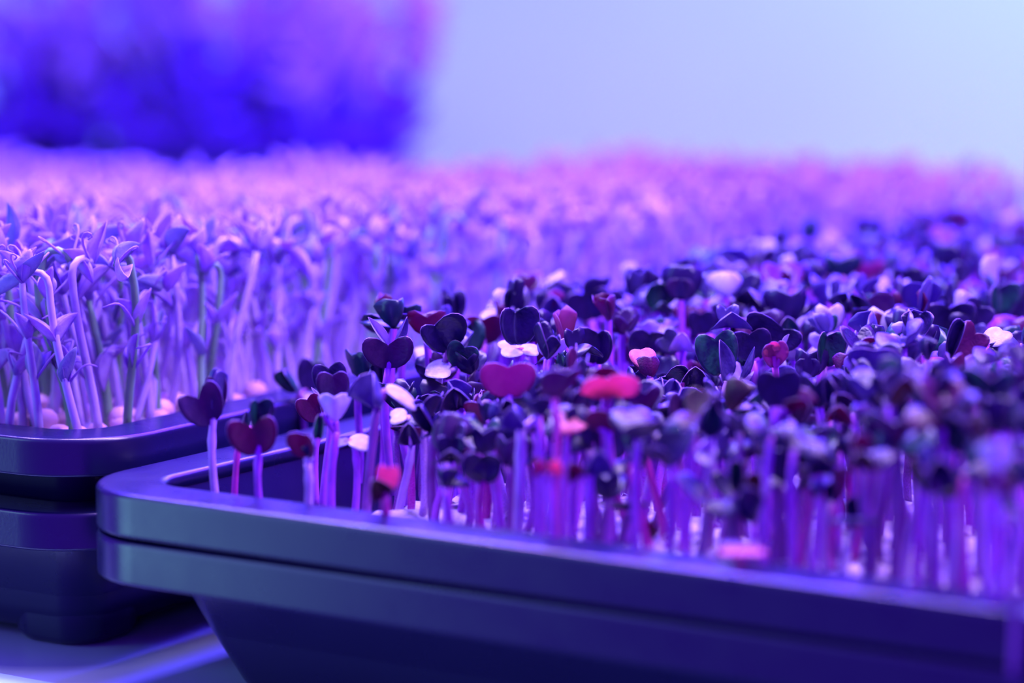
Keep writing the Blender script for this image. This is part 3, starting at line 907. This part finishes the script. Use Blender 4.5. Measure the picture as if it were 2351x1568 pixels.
def pea_variant(r, hook=None):
    """pieces of one shoot of about unit height 0.075: stem, leaves, tendrils, seed"""
    H = 0.053
    lx, ly = r.uniform(-0.012, 0.012), r.uniform(-0.008, 0.008)
    hk = hook if hook is not None else r.random() < 0.6
    P = [Vector((0, 0, 0)), Vector((lx * 0.2 + r.uniform(-.006, .006), ly * 0.2, H * 0.35)), Vector((lx + r.uniform(-.006, .006), ly, H * 0.7)), Vector((lx, ly, H))]
    path = bez(P, 9)
    az = r.uniform(0, 6.28)
    if hk:
        c = Vector((math.cos(az), math.sin(az), 0)) * 0.0045
        e = path[-1]
        for k in range(1, 6):
            a = math.pi * k / 5 * 0.9
            path.append(e + c * (1 - math.cos(a)) + Vector((0, 0, 0.0045 * math.sin(a))))
    n = len(path)
    stem = (path, [0.00135 * (1.1 - 0.35 * i / n) for i in range(n)])
    leaves, tend = [], []
    tip = path[-1]
    # leaves folded at the tip
    for k in range(r.choice((2, 3))):
        a = az + k * 2.4 + r.uniform(-.5, .5)
        el = R(r.uniform(-50, 60)) if hk else R(r.uniform(20, 75))
        d = Vector((math.cos(a) * math.cos(el), math.sin(a) * math.cos(el), math.sin(el)))
        leaves.append((r.choice(('leaflet', 'hood', 'bud')), tip, d, Vector((-d.x * 0.3, -d.y * 0.3, 1)) + Vector((r.uniform(-.4, .4), r.uniform(-.4, .4), 0)), r.uniform(0.006, 0.011), r.uniform(0.010, 0.017)))
    for k in range(2):
        a = az + 1.2 + k * 2.2
        d = Vector((math.cos(a), math.sin(a), r.uniform(0.6, 1.6))).normalized() * r.uniform(0.010, 0.018)
        sd = Vector((-d.y, d.x, 0)) * 0.5
        tend.append(bez([tip, tip + d * 0.5, tip + d, tip + d + sd, tip + d * 0.8 + sd * 1.4, tip + d * 0.7 + sd * 0.6], 9))
    for z in (0.42, 0.68):
        if r.random() < 0.75:
            i = int(z * 8)
            a = r.uniform(0, 6.28)
            base = path[i]
            for s in (0, 1):
                if r.random() < 0.75:
                    d = Vector((math.cos(a + s * 2.6), math.sin(a + s * 2.6), r.uniform(0.5, 1.8))).normalized()
                    leaves.append((r.choice(('stipule', 'bud', 'leaflet')), base, d, Vector((-d.x, -d.y, 0.6)), r.uniform(0.006, 0.010), r.uniform(0.010, 0.017)))
            if r.random() < 0.7:
                d = Vector((math.cos(a + 1), math.sin(a + 1), 1.2)).normalized() * 0.018
                q = [base, base + d * 0.4, base + d * 0.8 + Vector((0.003, 0, 0)), base + d + Vector((0.004, 0.003, -0.004)), base + d * 0.8 + Vector((0.008, 0, -0.003))]
                tend.append(bez(q, 8))
    return stem, leaves, tend


pr = random.Random(4)
VARS = [pea_variant(pr) for _ in range(12)]
VAR_M = []
for stem, leaves, tend in VARS:
    sm = []
    for m in (M_PEA_STEM, M_PEA_STEM_GREEN):
        v, f = tube(stem[0], stem[1], 7)
        sm.append(mesh('stem', v, f, m))
    tm = []
    for t_ in tend:
        v, f = tube(t_, [0.0005 - 0.00003 * i for i in range(len(t_))], 5)
        tm.append(mesh('tendril', v, f, M_PEA_LEAF))
    VAR_M.append((sm, tm))

_var_full = []


def pea_low(k):
    """a joined simple version for the mass"""
    stem, leaves, tend = VARS[k]
    vs, fs, ix = [], [], []
    v, f = tube(stem[0][::2] + ([stem[0][-1]] if len(stem[0]) % 2 == 0 else []), [0.0014] * len(stem[0][::2] + ([stem[0][-1]] if len(stem[0]) % 2 == 0 else [])), 4, False)
    vs += v
    fs += f
    ix += [0] * len(f)
    for shp, b, d, nrm, W, L in leaves:
        v, f, _ = PEA_LOWV[shp]
        M = leaf_matrix(b, d, nrm, W, L)
        o = len(vs)
        vs += [M @ q for q in v]
        fs += [tuple(o + x for x in g) for g in f]
        ix += [1 if shp != 'stipule' else 2] * len(f)
    return vs, fs, ix


PEA_LOWV = {
    'leaflet': blade(fold=38, cup=0.25, bend=0.55, thick=0.03, rows=5, half=2, **OV),
    'stipule': blade(fold=20, cup=0.3, bend=0.3, thick=0.03, rows=5, half=1, **OV),
    'bud': blade(fold=66, cup=0.2, bend=0.15, thick=0.03, rows=5, half=1, **OV),
    'hood': blade(fold=25, cup=0.7, bend=1.0, thick=0.03, rows=5, half=2, **OV),
}
PEA_LOW = [pea_low(k) for k in range(len(VARS))]

# picked-out pea shoots: (foot pixel column, foot pixel row, tip pixel, colour, leaves, label)
PEA_HERO = [
    ((78, 975), (66, 640), 0.895, 1, [('hood', 0, 100, 62, 66, 92, 60, (-0.3, -0.8, 0.5), (8, 30)), ('leaflet', 0, 26, 190, 40, 120, 5, CAMV, (-10, 20)), ('bud', 1, 30, 150, 26, 66, 0, (1, 0, 0), (10, -60))],
     'tall green-stemmed pea shoot at the left tray corner, leaves at its tip'),
    ((250, 968), (205, 690), 0.900, 1, [('bud', 1, 56, 104, 262, 92, 10, (-1, -0.7, 0), (55, 112)), ('hood', 1, 92, 120, 62, 20, 10, (0, -0.6, 1), (10, -20)), ('bud', 1, 26, 110, 122, 0, 0, (1, 0, 0), (0, 10))],
     'green-stemmed pea shoot with pink folded leaf bud at mid height'),
    ((345, 945), (300, 640), 0.915, 1, [('hood', 1, 90, 110, 150, 30, 20, (0, -0.6, 1), (0, -10)), ('leaflet', 1, 40, 110, 20, 10, 0, UPV, (0, -10)), ('bud', 0, 40, 90, 250, 10, 0, CAMV, (-10, 20))],
     'pea shoot with rounded veined hood leaf, second from the left tray corner'),
    ((165, 930), (150, 570), 0.935, 0, [('bud', 1, 60, 130, 80, 10, 0, (-1, -0.4, 0), (0, 10)), ('bud', 1, 46, 130, 110, 0, 0, (1, -0.3, 0), (-6, 20)), ('leaflet', 0, 60, 90, 240, 0, 0, CAMV, (0, 20))],
     'pea shoot with tall upright folded leaf pair behind the corner shoots'),
    ((40, 950), (12, 620), 0.905, 1, [('leaflet', 0, 56, 70, 100, 10, 0, CAMV, (20, 0)), ('bud', 0, 40, 110, 92, 0, 0, (1, -0.5, 0), (6, -50))],
     'bluish pea shoot with blunt folded leaf, left of the tall corner shoot'),
    ((560, 880), (500, 570), 0.955, 0, [('hood', 0, 84, 120, 200, 10, 0, UPV, (0, -20)), ('leaflet', 1, 56, 90, 320, 10, 0, UPV, (0, -30))],
     'pale pea shoot with drooping hooked tip left of the dark radish leaves'),
]
for (bx, by), (tx, ty), Y, gm, lv, label in PEA_HERO:
    tp = at(tx, ty, Y)
    b = at(bx, by, Y)
    base = Vector((b.x, Y, SUB_L - 0.002))
    t = thing('pea_shoot', base, label, 'pea shoot', 'pea shoots that stand out at the left tray corner')
    l = tp - base
    pth = bez([Vector((0, 0, 0)), Vector((l.x * 0.05, 0, l.z * 0.4)), Vector((l.x * 0.9 + 0.002, l.y, l.z * 0.6)), l], 12)
    v, f = tube(pth, [0.0015 * (1.1 - 0.4 * i / 12) for i in range(12)], 8)
    link('stem', mesh('stem', v, f, M_PEA_STEM_GREEN if gm else M_PEA_STEM), t)
    for shp, m, wp, lp, ang, tilt, _, nrm, sh in lv:
        a, bb = R(ang), R(tilt if abs(tilt) < 61 else 10)
        td = Vector((math.cos(a) * math.cos(bb), -math.sin(bb), math.sin(a) * math.cos(bb)))
        off = Vector((mm(sh[0], Y), 0, -mm(sh[1], Y)))
        link('leaflet', PEA_M[(shp, m)], t, leaf_matrix(l + off, td, nrm, mm(wp, Y), mm(lp, Y)))
        if off.length > 0.002:
            k = min(range(12), key=lambda q: abs(pth[q].z - (l + off).z + 0.006))
            v, f = tube(bez([pth[k], (pth[k] + l + off) * 0.5 + Vector((0.001, 0, 0.001)), l + off], 5), [0.0008] * 5, 6)
            link('petiole', mesh('petiole', v, f, M_PEA_STEM), t)
    for s in (-1, 1):
        q = [l * 0.9, l + Vector((s * 0.004, 0, 0.004)), l + Vector((s * 0.012, 0, 0.014)), l + Vector((s * 0.016, 0.002, 0.008)), l + Vector((s * 0.012, 0.003, 0.007))]
        v, f = tube(bez(q, 9), [0.0005] * 9, 5)
        link('tendril', mesh('tendril', v, f, M_PEA_LEAF), t)
    s = link('seed', PEA_SEED, t, Matrix.Translation((0.004, -0.001, 0.0035)) @ Matrix.Diagonal((0.0042, 0.0042, 0.0042, 1)))

pcells = []
STEP = 0.0098
for (org, last) in ((OZ2, 0), (OZ3, 1), (OZ4, 2)):
    for i in range(int(0.27 / STEP)):
        for j in range(int(0.50 / STEP)):
            fx = 0.024 + (i + 0.5 * (j % 2)) * STEP + pr.uniform(-.4, .4) * STEP
            sy = 0.026 + j * STEP + pr.uniform(-.4, .4) * STEP
            if fx > 0.276 or sy > (0.205 if last == 2 else 0.512):
                continue
            p = org - FL * fx + SL * sy
            px, py = project((p.x, p.y, SUB_L + 0.05))
            if px < -120 or px > 2420:
                continue
            pcells.append((p.y + 10 * (last == 2), last, p))
pcells.sort(key=lambda c: c[0])
print('pea cells', len(pcells))
N_PEA = 290
pv, pf, pi_ = [], [], []
for n, (yy, last, p) in enumerate(pcells):
    k = pr.randrange(len(VARS))
    rz = pr.uniform(0, 6.28)
    sc = pr.uniform(0.86, 1.12) * (0.95 if last == 0 and yy < 0.95 else max(0.80, 0.95 - 0.55 * (p.y - 0.95)) if last == 0 else 0.70 if last == 1 else 0.66)
    base = Vector((p.x, p.y, SUB_L - 0.003))
    if n < N_PEA:
        px, py = project((p.x, p.y, SUB_L))
        a = 'at the far left' if px < 180 else 'left of the first radish' if px < 430 else 'behind the first radishes' if px < 720 else 'behind the tall radishes'
        d = 'first rows' if yy < 0.97 else 'second rows'
        stem, leaves, tend = VARS[k]
        green = pr.random() < 0.3
        w1 = '%s pea shoot %s' % ('green-stemmed' if green else 'pale', 'with hooked tip' if len(stem[0]) > 9 else 'with upright tip')
        t = thing('pea_shoot', base, '%s %s, left tray, %s' % (w1, a, d), 'pea shoot', '%s %s, %s' % (w1.replace('shoot', 'shoots'), a, d), rz)
        sm, tm = VAR_M[k]
        S = Matrix.Scale(sc, 4)
        link('stem', sm[1 if green else 0], t, S)
        for shp, b, dd, nrm, W, L in leaves:
            link('leaflet', PEA_M[(shp, 1 if pr.random() < 0.75 else 0)], t, S @ leaf_matrix(b, dd, nrm, W, L))
        for m in tm:
            link('tendril', m, t, S)
        if yy < 0.96 and pr.random() < 0.5:
            link('seed', PEA_SEED, t, Matrix.Translation((0.0035, 0.001, 0.003)) @ Matrix.Diagonal((0.0042, 0.0036, 0.0033, 1)))
    else:
        M = Matrix.Translation(base) @ Matrix.Rotation(rz, 4, 'Z') @ Matrix.Scale(sc, 4)
        v, f, ix = PEA_LOW[k]
        o = len(pv)
        pv += [M @ q for q in v]
        pf += [tuple(o + x for x in g) for g in f]
        pi_ += ix
tag(link('pea_crop', mesh('pea_crop', pv, pf, [M_PEA_STEM, M_PEA_LEAF, M_PEA_LEAF2], pi_)), 'dense blurred rear mass of pale pea shoots', 'pea shoots', kind='stuff')

# ------------------------------------------------------------------ tall dark plants far behind
BV = blade(fold=15, cup=0.2, bend=0.5, thick=0.03, rows=6, half=2, **OV)
BUSH_LEAF = mesh('leaf', BV[0], BV[1], [M_BUSH, M_BUSH], BV[2])
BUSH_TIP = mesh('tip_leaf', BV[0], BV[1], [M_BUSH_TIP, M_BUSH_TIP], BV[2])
br = random.Random(9)
PL = [(-60, 'first'), (70, 'second'), (200, 'third'), (330, 'fourth'), (450, 'fifth'), (570, 'sixth'), (670, 'seventh'), (760, 'eighth'), (835, 'ninth')]
for k, (px, od) in enumerate(PL):
    Y = 2.30 + br.uniform(-0.10, 0.10)
    p = at(px, 400, Y)
    top = 0.190 - (0.03 if px > 820 else 0.0) + br.uniform(-0.012, 0.012)
    t = thing('leafy_plant', (p.x, Y, 0), 'tall dark violet leafy plant far behind the peas, %s from the left' % od, 'plant', 'tall plants behind the peas')
    pot_v, pot_f = [], []
    ring = [(0.026, 0.0), (0.036, 0.055), (0.038, 0.055), (0.038, 0.060), (0.034, 0.060), (0.033, 0.050), (0.0, 0.050)]
    for rad, z in ring:
        for j in range(20):
            a = 2 * math.pi * j / 20
            pot_v.append((rad * math.cos(a), rad * math.sin(a), z))
    for i in range(len(ring) - 1):
        for j in range(20):
            pot_f.append((i * 20 + j, i * 20 + (j + 1) % 20, (i + 1) * 20 + (j + 1) % 20, (i + 1) * 20 + j))
    pot_f.append(tuple(reversed(range(20))))
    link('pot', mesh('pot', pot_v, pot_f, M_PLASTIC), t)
    for s in range(10):
        a = br.uniform(0, 6.28)
        rr = br.uniform(0.0, 0.055)
        e = Vector((math.cos(a) * rr * 1.3, math.sin(a) * rr * 1.3, top + br.uniform(-0.05, 0.016)))
        b0 = Vector((math.cos(a) * rr * 0.5, math.sin(a) * rr * 0.5, 0.052))
        pth = bez([b0, b0.lerp(e, 0.5) + Vector((br.uniform(-.008, .008), br.uniform(-.008, .008), 0)), e], 7)
        v, f = tube(pth, [0.0016] * 7, 5)
        link('stem', mesh('stem', v, f, M_BUSH_STEM), t)
        for q in range(9):
            z = q / 8
            c = pth[0].lerp(pth[-1], 0.02 + 0.98 * z)
            aa = br.uniform(0, 6.28)
            el = br.uniform(-0.2, 0.9)
            d = Vector((math.cos(aa) * math.cos(el), math.sin(aa) * math.cos(el), math.sin(el)))
            W = br.uniform(0.018, 0.036)
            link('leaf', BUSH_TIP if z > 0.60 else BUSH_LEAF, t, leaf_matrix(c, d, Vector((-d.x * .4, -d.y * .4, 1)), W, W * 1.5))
